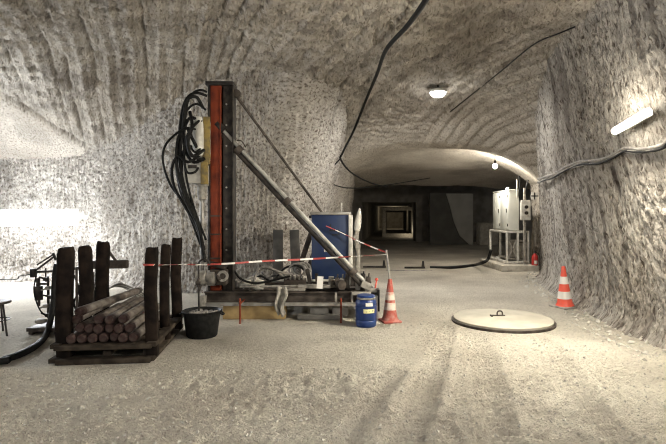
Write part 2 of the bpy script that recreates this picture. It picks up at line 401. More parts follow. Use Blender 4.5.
def track(X, Y, pts, w):
    # distance across a tyre track that follows pts
    p = np.array(pts); xc = np.interp(Y, p[:, 1], p[:, 0]); return X-xc
def gp(px, py):
    Y = CAMH*FPX/(py-HY); return ((px-CX)*Y/FPX, Y)
TRACKS = [([gp(405, 444), gp(425, 395), gp(440, 350), gp(447, 320)], .30), ([gp(500, 460), gp(494, 410), gp(486, 365), gp(470, 330)], .34),
          ([gp(640, 460), gp(600, 415), gp(575, 380), gp(548, 345)], .26), ([gp(330, 470), gp(372, 400), gp(420, 345), gp(440, 318)], .26)]
def floor_h(X, Y, fine=True):
    H = .05*fbm(X*.5, Y*.5, 2, 201)
    loose = sstep(7.2, 4.6, Y+.9*vnoise(X*.7, Y*.3, 203))*(.55+.75*(vnoise(X*.8, Y*.8, 205)+.5))
    if fine:
        c = np.maximum(vnoise(X*7.5+1.5*vnoise(X*3, Y*3, 1), Y*9, 207), vnoise(X*13, Y*15, 209)-.08)
        H = H + loose*(.13*np.clip(c, 0, 1)**1.3 + .04*vnoise(X*19, Y*22, 211)) + (1-loose)*(.008*vnoise(X*12, Y*12, 213))
        H = H + .012*vnoise(X*5, Y*6, 215)
    mk = np.zeros_like(H)
    for k, (p, w) in enumerate(TRACKS):
        d = track(X, Y, p, w); m = sstep(w*.52, w*.44, np.abs(d))*sstep(8.3, 6.6, Y)
        tread = np.sin(Y*2*PI/.11+np.abs(d)*20+k)
        H = H*(1-.6*m) - .014*m + .024*m*np.clip(tread*1.6, -1, 1)*(.55+.9*(vnoise(X*3, Y*3, 231)+.5)) + .016*np.exp(-((np.abs(d)-w*.62)/.06)**2)*sstep(8.3, 6.6, Y)
        mk = np.maximum(mk, .05*m)  # tracks slightly darker over their whole width
    # nothing heaps up under the borehole cover or the rig
    cov = np.hypot(X-2.64, Y-7.76); H = H*sstep(.8, 1.05, cov)-.02*sstep(.86, .80, cov)
    flat = sstep(-4.4, -4.1, X)*sstep(1.3, 1., X)*sstep(5.1, 5.5, Y)*sstep(10, 9, Y)
    H = H*(1-.85*flat)
    return H, mk
xs = np.concatenate([np.arange(-11, -5, .08), np.arange(-5, 5.2, .021), np.arange(5.2, 13.4, .12)])
ys = [1.5]
while ys[-1] < 31: ys.append(ys[-1]+max(.019, .0045*ys[-1]*(1 if ys[-1] < 9 else 2)))
ys = np.concatenate([np.arange(-6, 1.5, .3), np.array(ys)])
X, Y = np.meshgrid(xs, ys, indexing='ij')
H, mk = floor_h(X, Y)
dirt_and_tracks = np.maximum(mk, .25*sstep(.1, .4, fbm(X*1.2, Y*1.2, 3, 221)))
grid('floor', np.stack([X, Y, H], -1), np.stack([X, Y, dirt_and_tracks], -1), 'floor')
def fz(x, y):
    h, _ = floor_h(np.array([[float(x)]]), np.array([[float(y)]])); return float(h[0, 0])

# the crosscut behind the main drift: back wall with the mouth of the next drift
def struct(name, mb, m):
    o = mb.build(name, m, smooth=False); o['kind'] = 'structure'; return o
OX0, OX1, OZ = 1.75, 4.95, 2.35
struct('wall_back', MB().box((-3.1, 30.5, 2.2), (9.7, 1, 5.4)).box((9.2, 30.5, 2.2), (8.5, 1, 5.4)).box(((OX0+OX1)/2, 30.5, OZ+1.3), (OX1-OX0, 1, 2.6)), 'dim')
ct = MB()
for c, d in (((-2.0, 15.6, 1.2), (.8, 31, 3.2)), ((2.0, 15.6, 1.2), (.8, 31, 3.2)), ((0, 15.6, OZ+.55), (4.8, 31, .8)), ((0, 15.6, -.45), (4.8, 31, .8))): ct.box(c, d)
FD = Matrix.Translation((3.35, 30.3, 0)) @ Matrix.Rotation(-math.atan(.129), 4, 'Z')   # the next drift bends on to the right
ct.v = [tuple(FD @ Vector(v)) for v in ct.v]
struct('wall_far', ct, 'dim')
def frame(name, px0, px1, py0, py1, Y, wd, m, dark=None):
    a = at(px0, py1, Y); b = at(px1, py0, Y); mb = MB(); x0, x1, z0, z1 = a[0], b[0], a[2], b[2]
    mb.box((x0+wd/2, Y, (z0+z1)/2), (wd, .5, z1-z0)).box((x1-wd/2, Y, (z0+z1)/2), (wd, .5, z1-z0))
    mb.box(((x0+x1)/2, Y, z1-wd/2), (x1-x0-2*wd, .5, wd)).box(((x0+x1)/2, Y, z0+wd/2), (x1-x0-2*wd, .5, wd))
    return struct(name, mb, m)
frame('trim_1', 382, 415, 207, 237, 37, .26, 'concrete')  # the lit rim is put into this frame's pale colour
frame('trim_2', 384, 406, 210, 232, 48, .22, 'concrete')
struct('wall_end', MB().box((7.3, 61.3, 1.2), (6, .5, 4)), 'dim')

# ------------------------------------------------------------------ lamps
def tube_lamp(name, a, b, r, m, label, back, w):
    a, b = Vector(a), Vector(b); mid = (a+b)/2
    t = thing(name, mid, label, 'lamp')
    bk = Vector(back).normalized(); up = (b-a).normalized().cross(bk).normalized()
    MB().bar(a.lerp(b, .06)+bk*.05, a.lerp(b, .94)+bk*.05, .05, w, up=up).build('housing', 'pale', t, True, bevel=.01)
    d = (b-a).normalized()
    if r > .1:
        MB().bar(a, b, r*2, .08, up=up).build('glowing_diffuser', m, t, True); return t
    MB().cyl(a, b, r, 14).build('glowing_tube', m, t, True)
    for p, q in () if r < .05 else ((a-d*.012, a+d*.004), (b-d*.004, b+d*.012)):
        MB().cyl(p, q, r*.55, 14).build('end_cap', 'pale', t, True)
    return t
tube_lamp('wall_lamp', at(-6, 218, 12.0), at(83, 217, 12.05), .19, 'tube_cool', 'long white glowing lamp fixed low on the left end wall', (0, 1, 0), .40)
RA = on_right(615, 131, .24); RB = on_right(648, 112, .24)
tube_lamp('wall_lamp', RA, RB, .045, 'tube_warm', 'tilted glowing tube lamp on the right wall above the cable run', (1, -.12, .15), .08)
# the same lamps go on along the walls behind the photographer
tube_lamp('wall_lamp', (-6.6, -1.2, 2.9), (-6.3, -2.9, 2.9), .055, 'tube_back', 'tube lamp on the left wall behind the viewer', (-1, 0, 0), .13)
tube_lamp('wall_lamp', (2.85, .3, 3.0), (2.75, -1.3, 3.0), .055, 'tube_back', 'tube lamp on the right wall beside the viewer', (1, 0, 0), .13)

tube_lamp('wall_lamp', (-9.0, 9.6, 2.7), (-8.9, 8.1, 2.7), .055, 'fill_tube_left', 'added tube lamp beyond the left edge that brightens the left wall', (-1, 0, 0), .13)  # unseen lamp, added to brighten the left wall evenly
p = Vector(at(438, 94, 10.9))
t = thing('ceiling_lamp', p, 'round glowing bulkhead lamp under the vaulted roof', 'lamp')
MB().lathe([(.17, .03), (.19, .03), (.19, .08), (.12, .11)], p).build('rim', 'pale', t, True)
MB().lathe([(.03, -.07), (.11, -.055), (.155, -.01), (.168, .03), (.168, .06)], p).build('diffuser', 'bulk', t, True)
MB().cyl(p+Vector((0, 0, .15)), p+Vector((0, 0, .45)), .02, 8).build('stem', 'black', t, True)
p = Vector(at(495, 166, 15.0))
t = thing('hanging_bulb', p, 'bare glowing bulb hanging where the drift narrows above the cabinet', 'lamp')
MB().ball(p, .075, 14, 10).build('bulb', 'bulb', t, True)
MB().cyl(p+Vector((0, 0, .06)), p+Vector((0, 0, .17)), .035, 12).build('socket', 'black', t, True)
MB().cyl(p+Vector((0, 0, .17)), p+Vector((0, 0, .6)), .01, 6).build('cord', 'rubber', t, True)
# small hook lamp under the roof
p = Vector(at(433, 117, 13.))
t = thing('roof_hook', p, 'small pale hook hanging in the roof below the round lamp', 'hook')
MB().ball(p, .045, 10, 7).build('knob', 'white', t, True)
MB().cyl(p, p+Vector((0, 0, .9)), .008, 6).build('wire', 'steel', t, True)

# ------------------------------------------------------------------ cables in the roof and on the wall
def roofz(x, y): h, _ = roof(np.array([float(x)]), np.array([float(y)])); return float(h[0])
def roof_hit(px, py, drop=.10):
    lo, hi = 3., 24.
    for k in range(800):
        Y = 3+k*.03; p = at(px, py, Y)
        if p[2] > roofz(p[0], p[1])-drop: return Vector(p)
    return Vector(p)
pts = [roof_hit(440, -30), roof_hit(427, -2), roof_hit(408, 25), roof_hit(386, 50), roof_hit(377, 74), roof_hit(366, 100), roof_hit(354, 130), Vector(at(343, 152, 12.6)), Vector(at(341, 160, 12.8)), Vector(at(352, 173, 13.8)), Vector(at(371, 183, 15.5)), Vector(at(388, 187, 17.))]
tag(MB().tube(pts, lambda t: .042-.022*t, 10).build('roof_cable', 'rubber'), 'thick black cable slung along the vaulted roof from the top edge', 'cable')
pts = [Vector(at(341, 158, 12.5)), Vector(at(333, 166, 12.4)), Vector(at(322, 172, 12.2)), Vector(at(321, 178, 12.3)), Vector(at(332, 184, 13.)), Vector(at(350, 188, 14.)), Vector(at(380, 186, 16.5)), Vector(at(430, 178, 18.))]
tag(MB().tube(pts, .016, 8).build('loop_cable', 'rubber'), 'thin dark cable looping on the pillar corner above the blue tank', 'cable')
pts = [roof_hit(592, 20, .02), roof_hit(560, 33, .02), roof_hit(533, 45, .02), roof_hit(500, 72, .02), roof_hit(470, 96, .02), roof_hit(450, 112, .02)]
tag(MB().tube(pts, .012, 6).build('roof_wire', 'rubber'), 'thin wire pinned across the roof towards the right wall', 'wire')
cb = thing('cable_bundle', on_right(600, 161), 'bundle of dusty cables sagging along the right wall below the tube lamp', 'cable')
path = [(668, 141), (661, 146), (640, 151), (625, 151), (612, 156), (598, 161), (580, 164), (565, 170), (553, 175), (545, 178), (538, 182)]
for k, (r, m) in enumerate(((.02, 'rubber_grey'), (.015, 'dusty'), (.014, 'rubber_grey'), (.017, 'rubber'))):
    pts = []
    for i, (a, b) in enumerate(path):
        q = on_right(a, b+(k-1.5)*1.1+1.3*math.sin(i*1.7+k*2.1), .09); pts.append(q)
    MB().tube(pts, r, 8).build('cable', m, cb, True)

# ------------------------------------------------------------------ drill rig
rig = thing('drill_rig', (-.65, 8.4, 0), 'tall drill rig with rusty red mast and braced steel base frame', 'drill rig')
def W(px, py, Y): return Vector(at(px, py, Y))
def R(mb, name, m, parent=rig, bevel=0., smooth=True): return mb.build(name, m, parent, True, smooth, bevel)
X0, X1 = -2.02, .69; F0, F1 = 7.95, 9.1
for y in (F0, F1):
    R(MB().ibar((X0, y, .345), (X1, y, .345), .12, .17, .022), 'base_rail', 'iron')
cb_ = MB()
for x in (X0+.06, -1.1, -.3, .25, X1-.06):
    R(MB().box((x, (F0+F1)/2, .345), (.10, F1-F0-.12, .13)), 'cross_beam', 'iron', bevel=.006)
R(MB().bar((X0-.02, 7.84, .245), (X1, 7.84, .245), .05, .05), 'lower_bar', 'steel')
# mast: red feed beam in front of a black channel
zt, zb = 3.69, .43
R(MB().box((-1.855, 8.0, (zt+zb)/2), (.165, .10, zt-zb-.02)).box((-1.78, 7.95, (zt+zb)/2), (.02, .03, zt-zb-.1)), 'feed_beam', 'red', bevel=.006)
ch = MB(); ch.box((-1.80, 8.16, (zt+zb)/2), (.42, .20, zt-zb)).box((-1.66, 8.03, (zt+zb)/2), (.17, .10, zt-zb))
ch.box((-1.955, 8.0, (zt+zb)/2), (.03, .13, zt-zb)).box((-1.585, 7.97, (zt+zb)/2), (.02, .06, zt-zb))
R(ch, 'mast_channel', 'black', bevel=.008)
R(MB().box((-1.79, 8.06, zt+.02), (.44, .32, .06)), 'mast_cap', 'black', bevel=.01)
for k in range(9):
    z = .75+k*.33
    R(MB().cyl((-1.69, 7.99, z), (-1.69, 7.965, z), .014, 8), 'bolt', 'steel')
for z in (1.33, 1.62, .95):
    R(MB().box((-1.855, 7.945, z), (.17, .02, .022)), 'beam_joint', 'iron')
R(MB().lathe([(.03, -.05), (.065, -.05), (.065, .05), (.03, .05)], W(237, 94, 8.05), 18, Euler((PI/2, 0, 0)).to_matrix()), 'sheave', 'iron')
# rotary head: two drums with yellow plates
hd = R(MB().box((-2.03, 7.98, 2.80), (.19, .2, .66)), 'rotary_head', 'dusty', bevel=.03)
R(MB().box((-1.975, 7.865, 2.80), (.10, .05, .74)).box((-1.975, 7.86, 2.55), (.12, .05, .06)).box((-1.975, 7.86, 3.02), (.12, .05, .06)), 'yellow_plate', 'yellow', hd, .006)['label'] = 'worn yellow plate'
R(MB().lathe([(.05, -.3), (.085, -.27), (.09, -.05), (.085, .2), (.06, .3), (.03, .33)], (-2.10, 7.86, 2.85), 18), 'motor_drum', 'pale', hd)
gb = R(MB().box((-2.14, 7.90, 2.27), (.36, .26, .30)), 'gear_box', 'pale', bevel=.02)
R(MB().box((-1.985, 7.765, 2.28), (.11, .05, .34)), 'yellow_plate', 'yellow', gb, .006)
R(MB().box((-2.17, 7.765, 2.38), (.13, .02, .05)), 'plug_block', 'black', gb)
ck = R(MB().lathe([(.035, -.14), (.06, -.12), (.075, -.03), (.075, .08), (.10, .09), (.10, .14)], (-2.05, 7.88, 2.0), 20), 'chuck', 'dusty')
R(MB().cyl((-2.05, 7.88, 1.9), (-2.05, 7.88, .55), .034, 14).cyl((-2.05, 7.88, 1.32), (-2.05, 7.88, 1.24), .042, 14), 'drill_rod', 'steel')
# hydraulic hoses looping beside the head
HO = [[(206, 110), (196, 104), (186, 112), (180, 132), (176, 160), (180, 190), (192, 222), (203, 252)], [(204, 172), (190, 176), (182, 166), (184, 150), (192, 146)], [(202, 122), (190, 118), (184, 132), (186, 152), (194, 162), (205, 158)], [(207, 92), (200, 90), (192, 94), (187, 106), (184, 140), (186, 175), (194, 208), (206, 240)],
      [(207, 96), (197, 93), (188, 97), (182, 112), (179, 145), (182, 178), (192, 212), (203, 245)],
      [(203, 108), (196, 97), (186, 102), (183, 128), (180, 160), (185, 190), (196, 218), (204, 250)],
      [(203, 132), (188, 128), (176, 134), (165, 146), (163, 162), (170, 184), (186, 207), (200, 236), (205, 258)],
      [(200, 155), (188, 162), (178, 156), (172, 168), (174, 186), (184, 205), (198, 230), (205, 262)],
      [(198, 150), (192, 138), (186, 128), (178, 140), (177, 168), (186, 200), (199, 228), (203, 255)],
      [(202, 147), (195, 152), (188, 146), (184, 158), (187, 172), (195, 172), (199, 166)],
      [(205, 160), (196, 158), (190, 152), (186, 140), (192, 128), (200, 120)],
      [(190, 112), (192, 126), (188, 142), (192, 156), (204, 150)]]
for k, h in enumerate(HO):
    R(MB().tube([W(a, b, 7.86-.03*math.sin(i+k)-(.02*k if 0 < i < len(h)-1 else 0)) for i, (a, b) in enumerate(h)], .018+.004*(k % 3), 8), 'hose', 'rubber')
kn = MB()
for k in range(5): kn.ball(W(184+random.random()*8, 96+random.random()*8, 7.85), .035, 8, 6)
R(kn, 'hose_coupling', 'dusty')
# raking struts and the thin stay
a, b = W(222, 129, 8.0), W(364, 281, 7.9)
R(MB().cyl(a, b, .031, 14), 'strut', 'pale_steel')
off = Vector((-.045, .03, -.062))
R(MB().cyl(a+off, b+off, .042, 14), 'strut', 'black')
d = (b-a).normalized()
R(MB().cyl(a-d*.12, a+d*.05, .065, 14), 'strut_pivot', 'black')
for f in (.13, .47, .93):
    q = a+(b-a)*f; R(MB().cyl(q-d*.05+off*.5, q+d*.05+off*.5, .078, 14), 'strut_clamp', 'iron')
R(MB().tube([a+(b-a)*.10+Vector((.02, -.05, .05)), a+(b-a)*.125+Vector((.04, -.05, .1)), a+(b-a)*.15+Vector((.05, -.05, .06))], .012, 6), 'clamp_lever', 'iron')
R(MB().cyl(W(237, 97, 8.08), W(323, 214, 8.95), .022, 10), 'stay_rod', 'iron')
# A frame behind the tank
for (q0, q1, Yy) in (((318, 213), (300, 266), 8.75), ((314, 216), (316, 268), 8.9), ((322, 230), (309, 268), 8.6)):
    R(MB().bar(W(*q0, Yy), W(*q1, Yy), .09, .07, up=(0, 1, 0)), 'frame_leg', 'iron', bevel=.006)
R(MB().bar(W(309, 217, 8.95), W(326, 213, 8.95), .08, .05), 'frame_head', 'black', bevel=.005)
# breakout table and motor at the foot of the mast
mo = R(MB().lathe([(.05, -.17), (.115, -.16), (.12, -.02), (.105, 0), (.12, .02), (.12, .13), (.08, .16)], W(207, 278, 7.83), 20, Euler((0, PI/2, 0)).to_matrix()), 'hydraulic_motor', 'dusty')
R(MB().box(W(219, 277, 7.86), (.26, .18, .24)).cyl(W(222, 276, 7.78), W(222, 276, 7.72), .085, 18), 'clamp_block', 'iron', bevel=.02)
R(MB().lathe([(.04, -.01), (.06, -.02), (.085, -.01), (.085, .03), (.05, .03), (.04, .0)], W(223, 276, 7.74), 18, Euler((PI/2, 0, 0)).to_matrix()), 'clamp_ring', 'dusty')
R(MB().box(W(217, 265, 7.86), (.30, .16, .06), (0, .25, 0)), 'clamp_lid', 'black', bevel=.01)
R(MB().box((-2.03, 7.86, .19), (.09, .12, .37)), 'jack_leg', 'dusty', bevel=.01)
R(MB().box((.66, 7.88, .19), (.07, .12, .37)).box((.66, 7.88, .02), (.07, .14, .04)), 'jack_leg', 'pale', bevel=.006)
R(MB().box((-2.03, 7.86, .015), (.2, .22, .03)), 'foot_plate', 'iron')
for px in (240, 341):
    q = W(px, 303, 7.55 if px == 240 else 7.6)
    R(MB().cyl((q.x, q.y, .0), (q.x, q.y, .38), .014, 8).cyl((q.x, q.y, .30), (q.x, 7.95, .30), .012, 8), 'screw_jack', 'red')
# hoses lying on the deck
DH = [[(224, 262), (232, 268), (241, 279), (255, 283), (270, 281), (290, 276)], [(228, 274), (240, 283), (252, 284), (258, 270), (266, 267), (280, 272), (297, 275)],
      [(250, 281), (262, 268), (276, 271), (288, 280), (300, 278)], [(248, 286), (260, 276), (272, 281), (285, 268), (298, 266), (306, 272)],
      [(256, 285), (268, 277), (284, 275), (296, 282), (308, 284)], [(262, 272), (270, 279), (282, 284), (298, 270)]]
for k, h in enumerate(DH):
    R(MB().tube([W(a, b, 8.05+.12*k+.05*math.sin(2*i+k)) for i, (a, b) in enumerate(h)], .018+.002*(k % 3), 8), 'deck_hose', 'rubber_grey' if k % 3 else 'rubber')
lump = MB()
for k in range(9): lump.ball((-1.52+.30*random.random()+.05, 8.1+.2*random.random(), .47+.10*random.random()), .08, 8, 6, (1.2, 1, .8), .3)
R(lump, 'mud_lump', 'salt')['label'] = 'grey drilling mud caked on the frame'
R(MB().box((-.30, 8.02, .50), (.52, .16, .05)).box((-.62, 8.0, .455), (.36, .14, .04)), 'deck_plank', 'dusty', bevel=.006)
R(MB().box((-.6, 8.55, .445), (2.5, .9, .03)), 'deck_plate', 'iron')
mf = R(MB().box((-.62, 8.22, .53), (.36, .14, .13)), 'manifold', 'iron', bevel=.01)
for k in range(5):
    q = Vector((-.76+.07*k, 8.14, .60)); R(MB().cyl(q, q+Vector((0, -.05, .06)), .02, 10), 'hose_fitting', 'dusty', mf)
for k, (z, y) in enumerate(((.485, 8.08), (.50, 8.30), (.53, 8.42), (.475, 8.52))):
    R(MB().tube([(-1.5+.2*k, y, z), (-.9, y+.02, z), (-.3, y-.02, z+.01), (.1+.08*k, y, z)], .02, 8), 'pipe_run', ('dusty', 'iron', 'pale', 'rubber_grey')[k])
for k in range(3):
    q = W(297+3*k, 270, 8.35+.06*k)
    R(MB().tube([q+Vector((.13*math.cos(t), .03*math.sin(t), .10*math.sin(t)+.01*k)) for t in np.linspace(0, 2*PI, 13)], .017, 8), 'hose_coil', 'rubber_grey' if k != 1 else 'dusty')
for k, (px, w_, h_) in enumerate(((309, .06, .30), (317, .05, .22), (331, .09, .17), (346, .06, .2))):
    q = W(px, 290, 8.2); R(MB().box((q.x, 8.2, .46+h_/2), (w_, .10, h_), (0, .15*(k-1.5), 0)), 'bracket', ('black', 'iron', 'dusty', 'iron')[k], bevel=.008)
# valve gear at the right end of the deck
for k in range(7):
    q = W(337+k*5.2, 282+2*math.sin(k*2.), 8.02)
    R(MB().box(q, (.07, .14, .13+.05*(k % 3))).cyl(q, q+Vector((.01, -.05, .13+.03*(k % 2))), .013, 8), 'valve', ('iron', 'dusty', 'black')[k % 3], bevel=.01)
R(MB().lathe([(.05, -.03), (.08, -.03), (.08, .03), (.05, .03)], W(341, 285, 7.84), 20, Euler((PI/2, .0, .6)).to_matrix()), 'hose_reel', 'iron')
R(MB().box(W(361, 293, 7.86), (.30, .16, .05)).box(W(366, 285, 7.9), (.16, .18, .10), (0, .4, 0)).box(W(371, 290, 7.9), (.18, .12, .06)), 'strut_bracket', 'dusty', bevel=.008)
R(MB().box((X1+.02, 7.93, .30), (.035, .20, .34)), 'end_plate', 'black', bevel=.005)
R(MB().cyl(W(375, 290, 7.9), W(376.5, 281, 7.9), .012, 8).ball(W(376.5, 279.5, 7.9), .026, 10, 7), 'red_lever', 'orange')
for px in (336, 352):
    R(MB().box((W(px, 290, 7.86).x, 7.88, .33), (.035, .05, .2)), 'gusset', 'dusty')
# tank, cone shaped filter
tk = thing('blue_tank', (-.03, 8.72, .46), 'tall dark blue tank standing on the rig deck behind the raking strut', 'tank')
tx0, tx1, tf, tb = -.36, .28, 8.45, 9.0
MB().box(((tx0+tx1)/2, (tf+tb)/2, 1.06), (tx1-tx0, tb-tf, 1.18)).build('shell', 'blue', tk, True, True, .02)
MB().box(((tx0+tx1)/2, (tf+tb)/2, 1.66), (tx1-tx0+.05, tb-tf+.06, .05)).build('lid', 'steel', tk, True, True, .012)
MB().box((tx1+.015, tf-.01, 1.05), (.07, .07, 1.17)).build('corner_post', 'pale', tk, True, True, .012)
MB().cyl((.15, 8.7, 1.68), (.15, 8.7, 1.84), .012, 8).build('vent_pipe', 'pale', tk, True)
lt = MB()
def scribble(mb, x, z, w, h, n, y, seed):   # worn white stencil strokes, too faint in the photo to read
    rnd = random.Random(seed); q = x
    for k in range(n):
        cw = w/n*.62; mb.box((q+.2*cw, y, z), (.008, .004, h))
        if rnd.random() > .3: mb.box((q+.5*cw, y, z+h*(.42 if rnd.random() > .5 else 0)), (cw*.7, .004, .008))
        if rnd.random() > .5: mb.box((q+.85*cw, y, z-h*.1), (.008, .004, h*.75))
        q += w/n
scribble(lt, -.17, 1.10, .17, .045, 5, tf-.003, 3); scribble(lt, -.15, 1.035, .20, .045, 6, tf-.003, 5)
lt.build('lettering', 'label', tk, True, False)['label'] = 'two short lines of worn white lettering'
em_ = MB()
for (a, b, c, d) in ((.0, 1.37, .13, .02), (-.04, 1.42, .02, .12), (.03, 1.30, .10, .02), (.10, 1.34, .02, .09)): em_.box((a, tf-.003, b), (c, .004, d))
em_.build('plate_mark', 'plug', tk, True, False)
ft = thing('air_filter', W(358, 250, 8.55), 'pale cone shaped filter on a grey pipe right of the blue tank', 'filter')
MB().lathe([(.035, -.19), (.052, -.17), (.055, -.05), (.042, .08), (.018, .19), (.006, .2)], W(358.3, 220, 8.5), 18, Euler((0, .12, 0)).to_matrix()).build('cone', 'pale', ft, True)
fm = MB().tube([W(357, 231, 8.5), W(356, 240, 8.5), W(358, 252, 8.5), W(357, 278, 8.5), W(357, 289, 8.5)], .04, 10)
fm.box(W(356, 237, 8.47), (.09, .10, .05)).box(W(358, 246, 8.47), (.08, .08, .07))
fm.build('pipe', 'dusty', ft, True)
tg = MB().box(W(320, 282.5, 7.845), (.095, .012, .19), (0, .08, 0)).build('tag_plate', 'white', None, loc=tuple(W(320, 282, 7.845)))
tag(tg, 'white rectangular tag hanging on the front of the rig frame', 'tag')
# rag hung over the front rail
rg = MB(); rw = []
n, m_ = 14, 16
for i in range(n):
    u = i/(n-1)
    for j in range(m_):
        v = j/(m_-1); z = .52-.44*v; wd = .155+.03*math.sin(v*5)-.03*v
        rg.v.append((-.80+(u-.5)*wd+.02*math.sin(v*7), 7.775-.035*math.sin(u*9+v*3)-.03*math.sin(v*PI), z+.02*math.sin(u*7)))
for i in range(n-1):
    for j in range(m_-1):
        a = i*m_+j; rg.f.append((a, a+1, a+m_+1, a+m_))
o = rg.build('rag', 'cloth', None, loc=(-.80, 7.83, .3)); s_ = o.modifiers.new('thick', 'SOLIDIFY'); s_.thickness = .02
tag(o, 'crumpled grey rag hanging over the rig frame rail', 'rag')
# blocks under the rig
def block(name, c, d, m, label, cat='timber', rz=0., group=None):
    c = Vector(c); b = MB().box((0, 0, 0), d).build(name, m, bevel=.008); b.location = c; b.rotation_euler = (0, 0, rz)
    tag(b, label, cat, group); return b
block('timber_block', (-1.24, 8.06, .12), (.98, .34, .25), 'timber', 'yellow timber block under the left half of the rig base', rz=.01)
block('concrete_block', (-.22, 8.4, .12), (.30, .5, .24), 'concrete', 'pale block under the rig beneath the white tag', 'block')
block('concrete_block', (.12, 8.4, .12), (.26, .5, .24), 'concrete', 'pale block under the rig left of the blue drum', 'block')
block('timber_block', (-.2, 7.84, .05), (.7, .14, .07), 'greywood', 'low grey batten lying on the floor under the rig front')
block('timber_block', (-1.2, 9.1, .12), (1.0, .3, .25), 'darkwood', 'dark timber under the rear of the rig base')
# boards leaning on the pillar
for k, (px, w, lab) in enumerate(((278, .20, 'left of two dark grey boards leaning on the pillar behind the rig'), (297.5, .19, 'right of two dark grey boards leaning on the pillar behind the rig'))):
    Yb = 9.72; x = (px-CX)*Yb/FPX
    b = MB().bar((0, 0, 0), (-.04 if k == 0 else -.09, .36, 1.30), w, .035, up=(0, 1, 0)).build('leaning_board', 'greywood', bevel=.004)
    b.location = (x, Yb, .03); tag(b, lab, 'board')

# ------------------------------------------------------------------ barrier: bucket with pole, tape, cone with pole
bx, by = (202-CX)*6.8/FPX, 6.8
bk = thing('rubber_bucket', (bx, by, 0), 'black rubber bucket of stones holding the tape pole', 'bucket')
MB().lathe([(.0, .01), (.19, .0), (.205, .02), (.245, .32), (.262, .325), (.268, .345), (.255, .355), (.238, .34), (.225, .28), (.0, .27)], (0, 0, 0), 36).build('shell', 'rubber', bk)
for s in (-1, 1):
    MB().tube([(s*.255, -.05, .32), (s*.29, -.03, .30), (s*.29, .03, .30), (s*.255, .05, .32)], .012, 8).build('handle', 'rubber', bk)
fl = MB()
for k in range(26):
    a = random.random()*2*PI; r = .19*math.sqrt(random.random()); fl.ball((r*math.cos(a), r*math.sin(a), .285+.03*random.random()), .03+.025*random.random(), 7, 5, (1, 1, .8), .4)
fl.build('stones', 'rubber_grey', bk)['kind'] = 'stuff'
po = thing('tape_pole', (bx-.03, by, .28), 'thin dark pole with a bent top standing in the bucket', 'pole')
zt_ = CAMH+(HY-262)*6.8/FPX
MB().tube([(bx-.04, by, .28), (bx-.045, by, .6), (bx-.045, by, zt_-.05), (bx-.02, by, zt_+.02), (bx+.05, by, zt_+.03), (bx+.11, by, zt_-.03)], .013, 8).build('shaft', 'black', po, True)
MB().cyl((bx-.075, by, .72), (bx-.02, by, .72), .03, 10).cyl((bx-.05, by, .66), (bx-.05, by, .78), .022, 10).build('clamp', 'iron', po, True)
def tape(name, pts, w, label, tw=1.):
    P = spline([Vector(p) for p in pts], 14); mb = MB(); rc = []; s = 0
    for i, p in enumerate(P):
        if i: s += (P[i]-P[i-1]).length
        t = (P[min(i+1, len(P)-1)]-P[max(i-1, 0)]).normalized(); a = .9*math.sin(s*1.9*tw)+.4
        side = Vector((0, 0, 1)); side = (side-t*side.dot(t)).normalized(); nn = t.cross(side)
        q = side*math.cos(a)+nn*math.sin(a)
        mb.v += [tuple(p+q*w/2), tuple(p-q*w/2)]; rc += [(s, 0, 0), (s, 1, 0)]
    for i in range(len(P)-1): mb.f.append((2*i, 2*i+1, 2*i+3, 2*i+2))
    mb.rc = rc
    o = mb.build(name, 'tape', None, smooth=False, loc=None); me = o.modifiers.new('thick', 'SOLIDIFY'); me.thickness = .002
    tag(o, label, 'tape'); return o
c1 = ((390-CX)*7.7/FPX, 7.7)
ptop = (c1[0]-.055, c1[1], 1.09)
tape('barrier_tape', [W(143, 265, 5.58), W(152, 265, 5.56), W(166, 265, 6.1), W(185, 264.5, 6.5), (bx-.02, by, .965), W(230, 263.5, 7.0), W(265, 261, 7.2), W(300, 259.5, 7.4), W(345, 257, 7.55), (ptop[0], ptop[1], 1.03)], .026, 'red and white tape stretched from the pallet stake past the rig to the cone pole')
tape('barrier_tape', [(ptop[0], ptop[1]+.02, 1.06), W(372, 247, 8.0), W(358, 241, 8.3), W(342, 233, 8.36), W(326, 226, 8.36)], .024, 'slack red and white tape running from the cone pole across the blue tank')

def cone(loc, h, rb, base, bands, label, mats):
    t = thing('traffic_cone', loc, label, 'cone')
    MB().box((0, 0, .018), (base, base, .036)).build('base', mats[2], t, bevel=.015)
    R0, R1, z0 = rb, .028, .036
    rad = lambda z: R0+(R1-R0)*(z-z0)/(h-z0)
    MB().lathe([(rb+.02, .036), (rb+.01, .05)]+[(rad(z0+(h-z0)*k/10), z0+(h-z0)*k/10) for k in range(1, 10)]+[(R1+.004, h-.01), (R1-.008, h)], n=32).build('body', mats[0], t)
    for (a, b) in bands:
        MB().lathe([(rad(a)+.003, a), (rad(b)+.003, b)], n=32).build('band', mats[1], t)
    return t
c = cone((c1[0], c1[1], 0), .66, .115, .29, [(.19, .30), (.34, .46)], 'dirty faded red cone with a pole beside the blue drum', ('oldred', 'oldwhite', 'oldred'))
c.rotation_euler.z = .25
pl = thing('cone_pole', (c1[0], c1[1], .6), 'thin grey pole stuck in the faded cone holding the tape', 'pole')
MB().tube([(c1[0], c1[1], .55), (c1[0]-.02, c1[1], .8), (ptop[0], ptop[1], 1.10)], .015, 8).build('shaft', 'steel', pl, True)
c = cone((*gp(565, 307), fz(*gp(565, 307))), .73, .135, .38, [(.16, .29), (.42, .55)], 'bright orange and white cone standing by the right wall', ('orange', 'white', 'dusty'))
c.rotation_euler = (0, math.radians(-3), .35)

